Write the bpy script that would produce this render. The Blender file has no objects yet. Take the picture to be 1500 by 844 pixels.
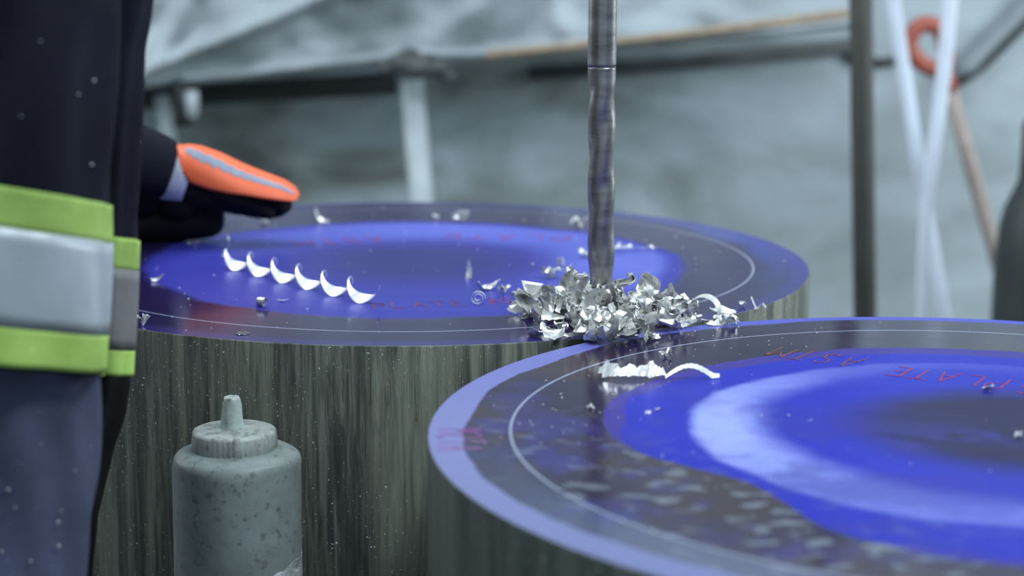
import bpy, bmesh, math, random
from mathutils import Vector, Matrix, noise
import numpy as np
C = bpy.context.scene.collection
sc = bpy.context.scene
PI = math.pi

# ---------------------------------------------------------------- camera
F, TILT, ROLL = 2838.8, 0.1901, 0.0053          # focal length in pixels of the 1500 px frame, radians
CAMZ, TOP = 1.25, 0.75                          # eye height, height of the disc faces
cd = bpy.data.cameras.new('camera'); cam = bpy.data.objects.new('camera', cd); C.objects.link(cam)
cam.matrix_world = Matrix.Translation((0, 0, CAMZ)) @ Matrix.Rotation(PI/2-TILT, 4, 'X') @ Matrix.Rotation(ROLL, 4, 'Z')
cd.sensor_width = 36; cd.lens = F/1500*36; cd.clip_start = 0.05; cd.clip_end = 60
cd.dof.use_dof = True; cd.dof.focus_distance = 2.30; cd.dof.aperture_fstop = 2.7; cd.dof.aperture_blades = 0
sc.camera = cam
# ---------------------------------------------------------------- exposure, world, large lights
sc.view_settings.view_transform = 'Standard'; sc.view_settings.look = 'None'
sc.view_settings.exposure = 0.0; sc.view_settings.gamma = 1.0
sc.view_settings.use_curve_mapping = False
w = bpy.data.worlds.new('world'); sc.world = w; w.use_nodes = True
w.node_tree.nodes['Background'].inputs[0].default_value = (0.60, 0.74, 0.84, 1)
w.node_tree.nodes['Background'].inputs[1].default_value = 0.68
def area(name, loc, target, sx, sy, power, col=(1, 1, 1)):
    l = bpy.data.lights.new(name, 'AREA'); l.shape = 'RECTANGLE'; l.size = sx; l.size_y = sy
    l.energy = power; l.color = col
    o = bpy.data.objects.new(name, l); C.objects.link(o); o.location = loc
    d = Vector(target)-Vector(loc); o.rotation_euler = d.to_track_quat('-Z', 'Y').to_euler()
    return o
area('hall_lamp', (1.6, 1.2, 3.6), (0.3, 2.6, 0.6), 1.6, 0.5, 85, (0.86, 0.95, 1))
area('hall_lamp', (-1.4, 3.6, 3.6), (-0.2, 3.6, 0.6), 1.6, 0.5, 60, (0.86, 0.95, 1))
area('hall_lamp', (0.8, 3.9, 3.8), (0.5, 5.2, 0.9), 2.4, 0.5, 45, (0.86, 0.95, 1))

area('wall_fill_light', (3.2, 3.7, 1.7), (0.2, 5.4, 0.5), 1.4, 1.4, 66, (0.88, 0.96, 1))  # unseen fill lamps, added on both sides to brighten the back wall
area('wall_fill_light', (-3.2, 3.9, 1.9), (-0.4, 5.4, 0.5), 1.2, 1.2, 50, (0.88, 0.96, 1))

# ---------------------------------------------------------------- helpers
def ray(x, y):
    u, v = x-750, 422-y; c, s = math.cos(ROLL), math.sin(ROLL); u, v = c*u-s*v, s*u+c*v
    return Vector((u/F, math.cos(TILT)+v/F*math.sin(TILT), -math.sin(TILT)+v/F*math.cos(TILT)))
def at(x, y, Y):                                 # the point seen at (x, y), Y metres away along the ground
    d = ray(x, y); return Vector((0, 0, CAMZ))+d*(Y/d.y)
def on(x, y, z=TOP):                             # the point seen at (x, y) on the height z
    d = ray(x, y); return Vector((0, 0, CAMZ))+d*((z-CAMZ)/d.z)
def tag(o, label=None, cat=None, group=None, kind=None):
    if label: o['label'] = label
    if cat: o['category'] = cat
    if group: o['group'] = group
    if kind: o['kind'] = kind
    return o
def empty(name, loc, label, cat, group=None):
    o = bpy.data.objects.new(name, None); C.objects.link(o); o.location = loc; o.empty_display_size = .05
    bpy.context.view_layer.update()
    return tag(o, label, cat, group)
def mesh_obj(name, verts, faces, mats, parent=None, smooth=True, loc=None, mi=None):
    me = bpy.data.meshes.new(name); me.from_pydata([tuple(v) for v in verts], [], faces)
    bm = bmesh.new(); bm.from_mesh(me); bmesh.ops.recalc_face_normals(bm, faces=bm.faces); bm.to_mesh(me); bm.free()
    for m in (mats if isinstance(mats, (list, tuple)) else [mats]): me.materials.append(m)
    if mi: me.polygons.foreach_set('material_index', mi)
    if smooth: me.polygons.foreach_set('use_smooth', [True]*len(me.polygons))
    o = bpy.data.objects.new(name, me); C.objects.link(o)
    if parent is not None:                       # world coordinates come in, the part is stored relative to its thing
        inv = Matrix.Translation(-world_loc(parent)); me.transform(inv); o.parent = parent
    elif loc is not None:
        me.transform(Matrix.Translation(-Vector(loc))); o.location = loc
    return o
def world_loc(o):
    p = Vector(o.location)
    while o.parent: o = o.parent; p += o.location
    return p
def bevel(o, w, n=2):
    m = o.modifiers.new('bevel', 'BEVEL'); m.width = w; m.segments = n; m.limit_method = 'ANGLE'; return o
def solid(o, t, off=0):
    m = o.modifiers.new('solidify', 'SOLIDIFY'); m.thickness = t; m.offset = off
    if t < .001: e = o.modifiers.new('crisp_edges', 'EDGE_SPLIT'); e.split_angle = math.radians(38)
    return o
def subsurf(o, n=1):
    m = o.modifiers.new('subsurf', 'SUBSURF'); m.levels = n; m.render_levels = n; return o
class MB:
    def __init__(s): s.v = []; s.f = []
    def add(s, V, Fc):
        n = len(s.v); s.v += [Vector(v) for v in V]; s.f += [tuple(i+n for i in f) for f in Fc]
    def box(s, a, b):
        (x0, y0, z0), (x1, y1, z1) = a, b
        s.add([(x0,y0,z0),(x1,y0,z0),(x1,y1,z0),(x0,y1,z0),(x0,y0,z1),(x1,y0,z1),(x1,y1,z1),(x0,y1,z1)],
              [(0,3,2,1),(4,5,6,7),(0,1,5,4),(1,2,6,5),(2,3,7,6),(3,0,4,7)])
    def tube(s, pts, rad, n=12, flat=1.0, cap=True):
        pts = [Vector(p) for p in pts]; N = len(pts)
        if not isinstance(rad, (list, tuple)): rad = [rad]*N
        up = None; base = len(s.v); V = []; Fc = []
        for i, p in enumerate(pts):
            t = (pts[min(i+1, N-1)]-pts[max(i-1, 0)]).normalized()
            if up is None:
                up = Vector((0, 0, 1)) if abs(t.z) < .9 else Vector((0, 1, 0))
            a = t.cross(up).normalized(); up = a.cross(t).normalized()
            for k in range(n):
                th = 2*PI*k/n; V.append(p+a*math.cos(th)*rad[i]+up*math.sin(th)*rad[i]*flat)
        for i in range(N-1):
            for k in range(n):
                k2 = (k+1) % n; Fc.append((i*n+k, i*n+k2, (i+1)*n+k2, (i+1)*n+k))
        if cap: Fc.append(tuple(range(n))[::-1]); Fc.append(tuple((N-1)*n+k for k in range(n)))
        s.add(V, Fc)
    def lathe(s, c, prof, n=64, wob=None):
        c = Vector(c); V = []; Fc = []; N = len(prof)
        for i, (r, z) in enumerate(prof):
            for k in range(n):
                th = 2*PI*k/n; rr = r+(wob(th, i) if wob else 0)
                V.append(c+Vector((rr*math.cos(th), rr*math.sin(th), z)))
        for i in range(N-1):
            for k in range(n):
                k2 = (k+1) % n; Fc.append((i*n+k, i*n+k2, (i+1)*n+k2, (i+1)*n+k))
        Fc.append(tuple(range(n))[::-1]); Fc.append(tuple((N-1)*n+k for k in range(n)))
        s.add(V, Fc)
    def build(s, name, m, parent=None, smooth=True, loc=None): return mesh_obj(name, s.v, s.f, m, parent, smooth, loc)

# ---------------------------------------------------------------- materials
class NT:
    def __init__(s, name):
        s.m = bpy.data.materials.new(name); s.m.use_nodes = True; s.t = s.m.node_tree
        s.b = s.t.nodes['Principled BSDF']; s.co = s.t.nodes.new('ShaderNodeTexCoord').outputs['Object']
    def n(s, typ, **kw):
        o = s.t.nodes.new(typ)
        for k, v in kw.items(): setattr(o, k, v)
        return o
    def L(s, a, b):
        if hasattr(a, 'is_output') or isinstance(a, bpy.types.NodeSocket): s.t.links.new(a, b)
        else: b.default_value = a
    def math(s, op, a, b=0.0, c=0.0, clamp=False):
        o = s.n('ShaderNodeMath', operation=op, use_clamp=clamp)
        for i, q in enumerate((a, b, c)): s.L(q, o.inputs[i])
        return o.outputs[0]
    def noise(s, scale, detail=4, rough=.55, vec=None, dist=0.0):
        o = s.n('ShaderNodeTexNoise'); s.L(vec or s.co, o.inputs['Vector'])
        o.inputs['Scale'].default_value = scale; o.inputs['Detail'].default_value = detail
        o.inputs['Roughness'].default_value = rough; o.inputs['Distortion'].default_value = dist
        return o.outputs['Fac']
    def mapv(s, sx, sy, sz, rot=(0, 0, 0), loc=(0, 0, 0)):
        o = s.n('ShaderNodeMapping'); s.L(s.co, o.inputs[0]); o.inputs['Scale'].default_value = (sx, sy, sz)
        o.inputs['Rotation'].default_value = rot; o.inputs['Location'].default_value = loc
        return o.outputs[0]
    def ramp(s, fac, stops, interp='LINEAR'):
        o = s.n('ShaderNodeValToRGB'); s.L(fac, o.inputs[0]); r = o.color_ramp; r.interpolation = interp
        while len(r.elements) < len(stops): r.elements.new(.5)
        for e, (p, c) in zip(r.elements, stops):
            e.position = p; e.color = (c, c, c, 1) if not isinstance(c, (tuple, list)) else (*c, 1)
        return o.outputs[0]
    def mix(s, f, a, b, typ='MIX'):
        o = s.n('ShaderNodeMix', data_type='RGBA', blend_type=typ)
        s.L(f, o.inputs[0]); s.L((*a, 1) if isinstance(a, (tuple, list)) else a, o.inputs[6]); s.L((*b, 1) if isinstance(b, (tuple, list)) else b, o.inputs[7])
        return o.outputs[2]
    def step(s, x, e, wd):                       # 0 below e, 1 above
        o = s.n('ShaderNodeMapRange', interpolation_type='SMOOTHSTEP'); s.L(x, o.inputs[0])
        o.inputs[1].default_value = e-wd; o.inputs[2].default_value = e+wd
        return o.outputs[0]
    def bump(s, h, st=.3, d=.002):
        o = s.n('ShaderNodeBump'); s.L(h, o.inputs['Height']); o.inputs['Strength'].default_value = st; o.inputs['Distance'].default_value = d
        s.t.links.new(o.outputs[0], s.b.inputs['Normal'])
    def set(s, **kw):
        names = dict(col='Base Color', rough='Roughness', metal='Metallic', spec='Specular IOR Level', coat='Coat Weight', coatr='Coat Roughness', ior='IOR', trans='Transmission Weight', sss='Subsurface Weight', sheen='Sheen Weight', aniso='Anisotropic', alpha='Alpha')
        for k, v in kw.items():
            if isinstance(v, (tuple, list)): v = (*v, 1)
            s.L(v, s.b.inputs[names[k]])
        return s.m
def lin(r, g, b):
    f = lambda c: (c/255/12.92) if c/255 <= .04045 else ((c/255+.055)/1.055)**2.4
    return (f(r), f(g), f(b))
def plain(name, rgb, rough=.6, metal=0, var=.25, scale=20, bump=.15, bd=.002, **kw):
    t = NT(name); c = lin(*rgb); f = t.noise(scale, 5)
    lo = tuple(x*(1-var) for x in c); hi = tuple(min(1, x*(1+var)) for x in c)
    t.set(col=t.ramp(f, [(.3, lo), (.7, hi)]), rough=rough, metal=metal, **kw); t.bump(t.noise(scale*6, 3), bump, bd)
    return t.m
def cloth(name, rgb, rough=.9, scale=9):
    t = NT(name); c = lin(*rgb); f = t.noise(scale, 5)
    dust = t.step(t.noise(170, 2), .76, .02)
    base = t.ramp(f, [(.3, tuple(x*.75 for x in c)), (.7, tuple(x*1.3 for x in c))])
    t.set(col=t.mix(dust, base, tuple(min(1, x*2.5+.03) for x in c)), rough=rough, spec=.2)
    wv = t.n('ShaderNodeTexWave', wave_type='BANDS', bands_direction='DIAGONAL'); t.L(t.co, wv.inputs[0]); wv.inputs['Scale'].default_value = 350
    t.bump(t.math('ADD', t.math('MULTIPLY', wv.outputs['Fac'], .2), t.noise(30, 4)), .35, .004)
    return t.m
M = {}
M['jacket'] = cloth('navy_jacket_cloth', (24, 25, 39))
M['jacket_flap'] = M['jacket']
M['trousers'] = cloth('blue_grey_trouser_cloth', (80, 86, 112))
M['leg_shade'] = cloth('shade_black_trouser_cloth', (5, 5, 7))  # for the far trouser leg: its shade painted as black cloth
M['lime'] = cloth('lime_tape', (170, 205, 108), .7)
M['silver'] = plain('silver_reflective_tape', (176, 186, 192), .45, .15, .12, 12, .2)
M['silver_shaded'] = plain('shaded_reflective_tape', (122, 122, 124), .6, .1, .15, 12, .2)  # silver tape darkened: the flap's weaker light is put into the colour
M['orange'] = plain('orange_rubber_panel', (255, 112, 66), .5, 0, .1, 25, .1)
M['glove_grey'] = plain('pale_grey_glove_knit', (190, 196, 212), .85, 0, .12, 60, .3)
M['stripe_grey'] = plain('slate_grey_print', (140, 152, 172), .7, 0, .1, 60, .1)
M['glove_black'] = cloth('black_glove_knit', (14, 14, 20), .75, 30)
M['skin'] = plain('skin', (205, 160, 135), .55, 0, .06, 30, .05, sss=.05)
M['helmet'] = plain('white_helmet_shell', (225, 225, 220), .3, 0, .04)
M['boot'] = plain('black_boot_leather', (22, 20, 20), .5)
M['wood'] = plain('batten_wood', (152, 136, 118), .8, 0, .2, 30)
M['shaft'] = plain('ash_shaft_wood', (150, 140, 134), .7, 0, .15, 30)
M['red_grip'] = plain('orange_red_grip_plastic', (158, 84, 68), .5, 0, .1)
M['dark_steel'] = plain('dark_painted_steel', (50, 52, 48), .6, .2, .2, 14)
M['dull_pipe'] = plain('dull_grey_pipe', (78, 84, 84), .7, .1, .45, 4)
M['black_iron'] = plain('black_iron', (44, 47, 48), .6, .2, .25, 12)
M['cylinder'] = plain('black_green_cylinder_paint', (52, 58, 58), .5, .1, .15, 10)
M['white_strap'] = plain('white_webbing', (205, 216, 232), .75, 0, .06, 15)
M['pale_pole'] = plain('pale_painted_pole', (178, 190, 196), .7, 0, .08, 10)
M['grey_hose'] = plain('grey_hose_rubber', (140, 150, 156), .7, 0, .12, 10)
M['red_paint'] = plain('red_marker_paint', (150, 44, 66), .6, 0, .3, 80)
M['red_paint_dark'] = plain('brownish_red_marker_paint', (120, 62, 52), .5, 0, .3, 80)
M['pink_paint'] = plain('faint_pink_marker_paint', (150, 92, 160), .6, 0, .2, 80)
M['timber'] = plain('rough_timber', (120, 105, 88), .85, 0, .25, 14)

def tarp_mat():
    t = NT('pale_tarpaulin'); f = t.noise(2.2, 7, .6, dist=.3)
    t.set(col=t.ramp(f, [(.25, lin(118, 128, 132)), (.5, lin(150, 161, 167)), (.75, lin(168, 180, 188))]), rough=.7)
    t.bump(t.noise(9, 5), .5, .03); return t.m
M['tarp'] = tarp_mat()
def wall_mat():
    t = NT('stained_grey_wall'); f = t.noise(2.3, 5, .55, t.mapv(1, 1, 1.9, (0, .35, 0), (3.1, 0, 1.3)), .5); g = t.noise(.7, 3, .5, t.mapv(1, 1, 1, (0, 0, 0), (6.3, 0, 4)))
    base = t.ramp(f, [(.30, lin(88, 93, 92)), (.42, lin(134, 144, 142)), (.56, lin(166, 180, 186)), (.72, lin(200, 214, 224))])
    gx = t.n('ShaderNodeSeparateXYZ'); t.L(t.co, gx.inputs[0])
    blue = t.step(gx.outputs[0], .55, .5)  # bluish light at the right, mixed into the wall colour
    base = t.mix(t.math('MULTIPLY', blue, .6), base, lin(168, 182, 190))
    t.set(col=base, rough=.85); t.bump(t.noise(14, 6), .3, .01); return t.m
M['wall'] = wall_mat()
M['plain_wall'] = plain('painted_hall_wall', (140, 152, 158), .85, 0, .1, 1.5)
def floor_mat():
    t = NT('workshop_concrete'); f = t.noise(3, 8)
    t.set(col=t.ramp(f, [(.3, lin(72, 74, 74)), (.7, lin(112, 114, 112))]), rough=.6); t.bump(t.noise(40, 5), .2, .003); return t.m
M['floor'] = floor_mat()
def chip_mat(name, c, rough):
    t = NT(name); f = t.noise(120, 4)
    info = t.n('ShaderNodeObjectInfo')
    v = t.math('MULTIPLY_ADD', info.outputs['Random'], .5, .62)
    base = t.ramp(f, [(.3, tuple(x*.72 for x in c)), (.65, c)])
    hsv = t.n('ShaderNodeHueSaturation'); t.L(v, hsv.inputs['Value']); t.L(base, hsv.inputs['Color'])
    t.set(col=hsv.outputs[0], rough=rough, metal=.6)
    t.bump(t.noise(60, 3, vec=t.mapv(6, 1, 1)), .35, .001); return t.m
M['chip'] = chip_mat('bright_steel_chip', (.97, .98, .95), .34)
M['chip_bright'] = chip_mat('white_bright_steel_chip', (.97, .98, 1.0), .33)
def drill_mat():
    t = NT('turned_drill_steel'); f = t.noise(7, 5, .6, t.mapv(3, 3, 14))
    t.set(col=t.ramp(f, [(.3, lin(124, 123, 124)), (.7, lin(162, 161, 162))]), rough=t.ramp(f, [(.3, .32), (.7, .42)]), metal=.8)
    t.bump(t.noise(6, 3, vec=t.mapv(2, 2, 260)), .04, .0003); return t.m
M['drill'] = drill_mat()
def bottle_mat(name, a, b, streak=False):
    t = NT(name); f = t.noise(16, 7, .65); g = t.noise(90, 4, .7)
    c = t.ramp(f, [(.28, lin(*a)), (.72, lin(*b))])
    c = t.mix(t.math('MULTIPLY', t.step(g, .62, .09), .7), c, lin(72, 78, 74)); c = t.mix(t.math('MULTIPLY', t.step(t.noise(5, 6, .7), .5, .15), .35), c, lin(86, 94, 88))
    if streak:
        s = t.noise(9, 4, .6, t.mapv(8, 8, .6)); c = t.mix(t.math('MULTIPLY', t.step(s, .56, .1), .55), c, lin(82, 84, 78))
    c = t.mix(t.step(t.noise(240, 2), .80, .01), c, (.75, .8, .8))
    t.set(col=c, rough=.48, sss=.08); t.bump(t.noise(50, 5), .25, .002); return t.m
M['bottle'] = bottle_mat('grimy_translucent_plastic', (122, 132, 130), (156, 168, 170))
M['bottle_cap'] = bottle_mat('grimy_cap_plastic', (142, 146, 138), (186, 196, 196), True)
M['nozzle'] = bottle_mat('milky_nozzle_plastic', (160, 174, 172), (198, 214, 212))

def side_mat(name, tint, dark):
    t = NT(name)
    s = t.noise(10, 5, .6, t.mapv(2.6, 2.6, .12), .5); s2 = t.noise(9, 7, .75, t.mapv(13, 13, .8), 1.2)
    f = t.math('ADD', t.math('MULTIPLY', s, .6), t.math('MULTIPLY', s2, .4))
    c = t.ramp(f, [(.36, tuple(x*.35 for x in dark)), (.46, dark), (.56, tint), (.68, tuple(x*1.5 for x in tint))])
    sp = t.step(t.noise(330, 2, .5), .71, .015); big = t.step(t.noise(7, 3, .6), .50, .08)
    sp = t.math('MULTIPLY', sp, big)
    c = t.mix(sp, c, (.85, .9, .92))
    t.set(col=c, rough=t.math('MULTIPLY_ADD', s2, .3, .35), metal=.25)
    t.bump(t.math('ADD', f, t.math('MULTIPLY', sp, .3)), .9, .006)
    return t.m
M['side_rear'] = side_mat('rolled_steel_side_rear', lin(118, 124, 112), lin(70, 75, 70))
M['side_front'] = side_mat('rolled_steel_side_front', lin(100, 108, 100), lin(80, 87, 81))

def face_mat(name, R, front):
    """blue layout dye on a faced steel disc: concentric zones of thick, thin and wet dye"""
    t = NT(name)
    sp = t.n('ShaderNodeSeparateXYZ'); t.L(t.co, sp.inputs[0]); x, y = sp.outputs[0], sp.outputs[1]
    r0 = t.math('DIVIDE', t.math('SQRT', t.math('ADD', t.math('MULTIPLY', x, x), t.math('MULTIPLY', y, y))), R)
    th = t.math('ARCTAN2', y, x)
    def cosd(deg, k=1): return t.math('COSINE', t.math('MULTIPLY', t.math('SUBTRACT', th, math.radians(deg)), k))
    n1 = t.math('SUBTRACT', t.noise(5, 3, .5), .5); n2 = t.math('SUBTRACT', t.noise(22, 4, .6), .5)
    def bound(r, amp1, amp2, terms=()):
        v = t.math('ADD', r, t.math('MULTIPLY', n1, amp1)); v = t.math('ADD', v, t.math('MULTIPLY', n2, amp2))
        for deg, a, k in terms: v = t.math('ADD', v, t.math('MULTIPLY', cosd(deg, k), a))
        return v
    wet = lin(33, 23, 56) if front else lin(36, 27, 70); med = lin(56, 46, 136); blue = lin(27, 36, 166) if front else lin(52, 54, 150); pale = lin(92, 102, 190); core = lin(26, 20, 66); rim = lin(58, 64, 176)
    def lobe(deg, width):                        # 1 around an angle, fading away from it
        return t.math('POWER', t.math('MULTIPLY_ADD', cosd(deg), .5, .5), width)
    if front:
        rc = bound(r0, .10, .05, ((-140, .05, 1),))
        rp = bound(r0, .05, .03)
        rm = bound(r0, .10, .03, ((70, .03, 1),))
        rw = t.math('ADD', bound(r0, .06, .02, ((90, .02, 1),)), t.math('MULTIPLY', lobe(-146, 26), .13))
        rr = bound(r0, .055, .01, ((-130, .012, 1), (180, .004, 1)))
        c = t.mix(t.step(rc, .27, .08), core, blue)
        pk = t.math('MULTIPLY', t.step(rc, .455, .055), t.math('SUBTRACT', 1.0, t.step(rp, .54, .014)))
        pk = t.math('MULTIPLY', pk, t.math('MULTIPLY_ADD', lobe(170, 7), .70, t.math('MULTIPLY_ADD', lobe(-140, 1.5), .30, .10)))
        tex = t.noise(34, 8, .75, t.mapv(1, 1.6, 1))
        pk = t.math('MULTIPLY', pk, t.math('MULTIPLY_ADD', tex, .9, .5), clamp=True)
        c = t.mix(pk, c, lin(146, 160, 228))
        c = t.mix(t.step(rm, .655, .006), c, med)
        wm = t.step(rw, .70, .004)
        c = t.mix(wm, c, t.mix(t.step(t.noise(5, 5, .6), .56, .09), wet, lin(50, 36, 46)))
        # a thin patch of blue showing in the wet ring, and reflections in the coolant film painted as grey spots
        bp = t.math('MULTIPLY', t.step(t.noise(7, 4, .6, t.mapv(1, 1, 1, (0, 0, 0), (2.2, 5, 0))), .53, .06), lobe(-150, 3))
        c = t.mix(t.math('MULTIPLY', bp, .55), c, lin(50, 46, 140))
        glint = t.step(t.noise(52, 1, .4, t.mapv(.72, 1.0, 1, (0, 0, .35), (1.3, 7, 0)), .2), .61, .07)
        glint = t.math('MULTIPLY', glint, t.math('MULTIPLY_ADD', wm, .75, .25))
        glint = t.math('MULTIPLY', glint, t.math('MULTIPLY', lobe(-132, 7), t.step(r0, .53, .04)))
        glint = t.math('MULTIPLY', glint, t.step(t.noise(6, 2, .5, t.mapv(1, 1, 1, (0, 0, 0), (9, 2, 0))), .38, .08))
        c = t.mix(t.math('MULTIPLY', glint, .60), c, lin(132, 142, 156))
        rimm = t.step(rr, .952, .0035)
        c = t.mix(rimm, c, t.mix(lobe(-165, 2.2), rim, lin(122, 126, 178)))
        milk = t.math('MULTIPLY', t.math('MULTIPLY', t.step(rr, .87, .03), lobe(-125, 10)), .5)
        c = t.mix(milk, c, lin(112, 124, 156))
        scr = .8553; rough = t.math('MULTIPLY_ADD', t.math('SUBTRACT', wm, rimm), -.20, .30)
    else:
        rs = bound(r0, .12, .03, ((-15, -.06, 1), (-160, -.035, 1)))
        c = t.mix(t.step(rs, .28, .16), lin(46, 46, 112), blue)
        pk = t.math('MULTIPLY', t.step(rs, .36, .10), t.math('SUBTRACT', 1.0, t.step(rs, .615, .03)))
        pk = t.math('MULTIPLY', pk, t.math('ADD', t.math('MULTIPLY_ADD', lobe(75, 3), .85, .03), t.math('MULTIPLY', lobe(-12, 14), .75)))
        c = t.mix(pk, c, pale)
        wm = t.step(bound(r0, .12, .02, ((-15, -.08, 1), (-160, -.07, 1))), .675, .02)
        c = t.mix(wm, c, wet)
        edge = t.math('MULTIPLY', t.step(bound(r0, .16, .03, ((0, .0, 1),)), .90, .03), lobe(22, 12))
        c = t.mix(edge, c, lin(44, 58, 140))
        c = t.mix(t.math('MULTIPLY', t.step(r0, .955, .015), .4), c, med)
        rimm = 0.0; scr = .8615; rough = t.math('MULTIPLY_ADD', wm, -.18, .29)
    # scribed pitch circle, drops of coolant and dark grit
    dl = t.math('ABSOLUTE', t.math('SUBTRACT', r0, scr))
    line = t.math('SUBTRACT', 1.0, t.step(dl, .0022, .0008))
    brk = t.step(t.noise(40, 3, .6), .30, .15)
    c = t.mix(t.math('MULTIPLY', t.math('MULTIPLY', line, brk), .75), c, (.42, .46, .62))
    dots = t.step(t.noise(150, 1, .5, t.mapv(1, 1, 1, (0, 0, 0), (4, 4, 0))), .80, .01)
    c = t.mix(dots, c, (.01, .01, .03))
    sheen = t.noise(3, 3, .5, t.mapv(1, 14, 1))
    t.set(col=c, rough=t.math('MULTIPLY_ADD', sheen, .10, rough), spec=t.math('MULTIPLY_ADD', wm, .17, .11), coat=0.0)
    t.bump(t.math('ADD', t.noise(11, 2, .5), t.math('MULTIPLY', t.noise(120, 3), .04)), .10, .004)
    return t.m

# ---------------------------------------------------------------- the setting
def struct(name, a, b, m):
    q = MB(); q.box(a, b); o = q.build(name, m, smooth=False, loc=((a[0]+b[0])/2, (a[1]+b[1])/2, a[2])); o['kind'] = 'structure'; return o
WY = 5.4
struct('floor', (-3.6, -3.2, -.1), (3.6, WY+.12, 0), M['floor'])
struct('wall_back', (-3.6, WY, 0), (3.6, WY+.12, 4.0), M['wall'])
struct('wall_left', (-3.72, -3.2, 0), (-3.6, WY+.12, 4.0), M['plain_wall'])
struct('wall_right', (3.6, -3.2, 0), (3.72, WY+.12, 4.0), M['plain_wall'])

# ---------------------------------------------------------------- the two steel discs
C1, R1 = Vector((-.1505, 2.8150, 0)), .5834
C2, R2 = Vector((.4827, 1.8525, 0)), .5652
def disc(c, R, fm, sm, label):
    n = 256; V = []; Fc = []; mi = []
    prof = [(R-.004, 0, 1), (R, .004, 1), (R, TOP*.5, 1), (R, TOP-.0012, 1), (R-.0012, TOP, 1)]
    for r, z, _ in prof:
        for k in range(n): V.append(c+Vector((r*math.cos(2*PI*k/n), r*math.sin(2*PI*k/n), z)))
    for i in range(len(prof)-1):
        for k in range(n):
            k2 = (k+1) % n; Fc.append((i*n+k, i*n+k2, (i+1)*n+k2, (i+1)*n+k)); mi.append(1)
    Fc.append(tuple((len(prof)-1)*n+k for k in range(n))); mi.append(0)
    Fc.append(tuple(range(n))[::-1]); mi.append(1)
    o = mesh_obj('steel_disc', V, Fc, [fm, sm], smooth=False, loc=(c.x, c.y, 0), mi=mi)
    for p in o.data.polygons:
        if len(p.vertices) == 4: p.use_smooth = True
    return tag(o, label, 'metal disc')
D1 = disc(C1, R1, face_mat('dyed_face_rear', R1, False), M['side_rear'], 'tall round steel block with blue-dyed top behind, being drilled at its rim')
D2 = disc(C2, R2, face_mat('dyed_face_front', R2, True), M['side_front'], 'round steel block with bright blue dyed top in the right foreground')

# hand-lettered marks: stroke letters laid on the disc faces
GL = {'P': [[(0,0),(0,1),(.6,1),(.7,.8),(.6,.55),(0,.5)]], 'L': [[(0,1),(0,0),(.6,0)]], 'A': [[(0,0),(.35,1),(.7,0)],[(.12,.38),(.58,.38)]],
      'T': [[(0,1),(.7,1)],[(.35,1),(.35,0)]], 'E': [[(.6,1),(0,1),(0,0),(.6,0)],[(0,.5),(.5,.5)]],
      'S': [[(.65,.85),(.4,1),(.1,.85),(.1,.6),(.6,.42),(.62,.15),(.35,0),(.05,.12)]], 'M': [[(0,0),(0,1),(.35,.45),(.7,1),(.7,0)]]}
def lettering(parent, text, a, b, h, m, flip=1, name='painted_lettering', wd=.0009):
    """text from a to b along the face; the letters' tops point to the side given by flip"""
    a = Vector((a.x, a.y, 0)); b = Vector((b.x, b.y, 0)); e = (b-a); W = e.length/len(text); e.normalize()
    up = Vector((-e.y, e.x, 0))*flip; q = MB(); z = TOP+.0004; rnd = random.Random(len(text)*7+int(h*1000))
    for i, ch in enumerate(text):
        if ch not in GL: continue
        for st in GL[ch]:
            pts = [a+e*(W*(i+.12+.95*px_)+rnd.uniform(-.001, .001))+up*(h*py_+rnd.uniform(-.0015, .0015)) for px_, py_ in st]
            for p0, p1 in zip(pts, pts[1:]):
                d = (p1-p0).normalized(); s = Vector((-d.y, d.x, 0))*wd
                p0 = p0-d*wd*.6; p1 = p1+d*wd*.6
                lo = [p0-s, p1-s, p1+s*rnd.uniform(.7, 1.2), p0+s*rnd.uniform(.7, 1.2)]
                q.add([Vector((v.x, v.y, TOP+.00003)) for v in lo]+[Vector((v.x, v.y, z)) for v in lo],
                      [(4,5,6,7),(0,1,5,4),(1,2,6,5),(2,3,7,6),(3,0,4,7)])
    o = q.build(name, m, parent, smooth=False); o['label'] = 'thin red hand-painted letters'; return o
lettering(D2, 'PLATE', on(1485, 557), on(1305, 536), .047, M['red_paint'], 1)
lettering(D2, 'ASTM', on(1275, 527), on(1140, 508), .05, M['red_paint_dark'], 1)
lettering(D2, 'S', on(1535, 566), on(1493, 561), .05, M['red_paint'], 1)
lettering(D2, 'ATSM', on(640, 661), on(642, 627), .045, M['pink_paint'], -1)
lettering(D1, 'PLATE', on(545, 453), on(690, 448), .035, M['red_paint_dark'], 1)
lettering(D1, 'ASTM', on(720, 446), on(800, 440), .035, M['red_paint'], 1)
lettering(D1, 'ASTM', on(560, 346), on(420, 353), .05, M['red_paint'], 1)
lettering(D1, 'PLATE', on(840, 345), on(640, 342), .05, M['red_paint'], 1)

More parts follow.
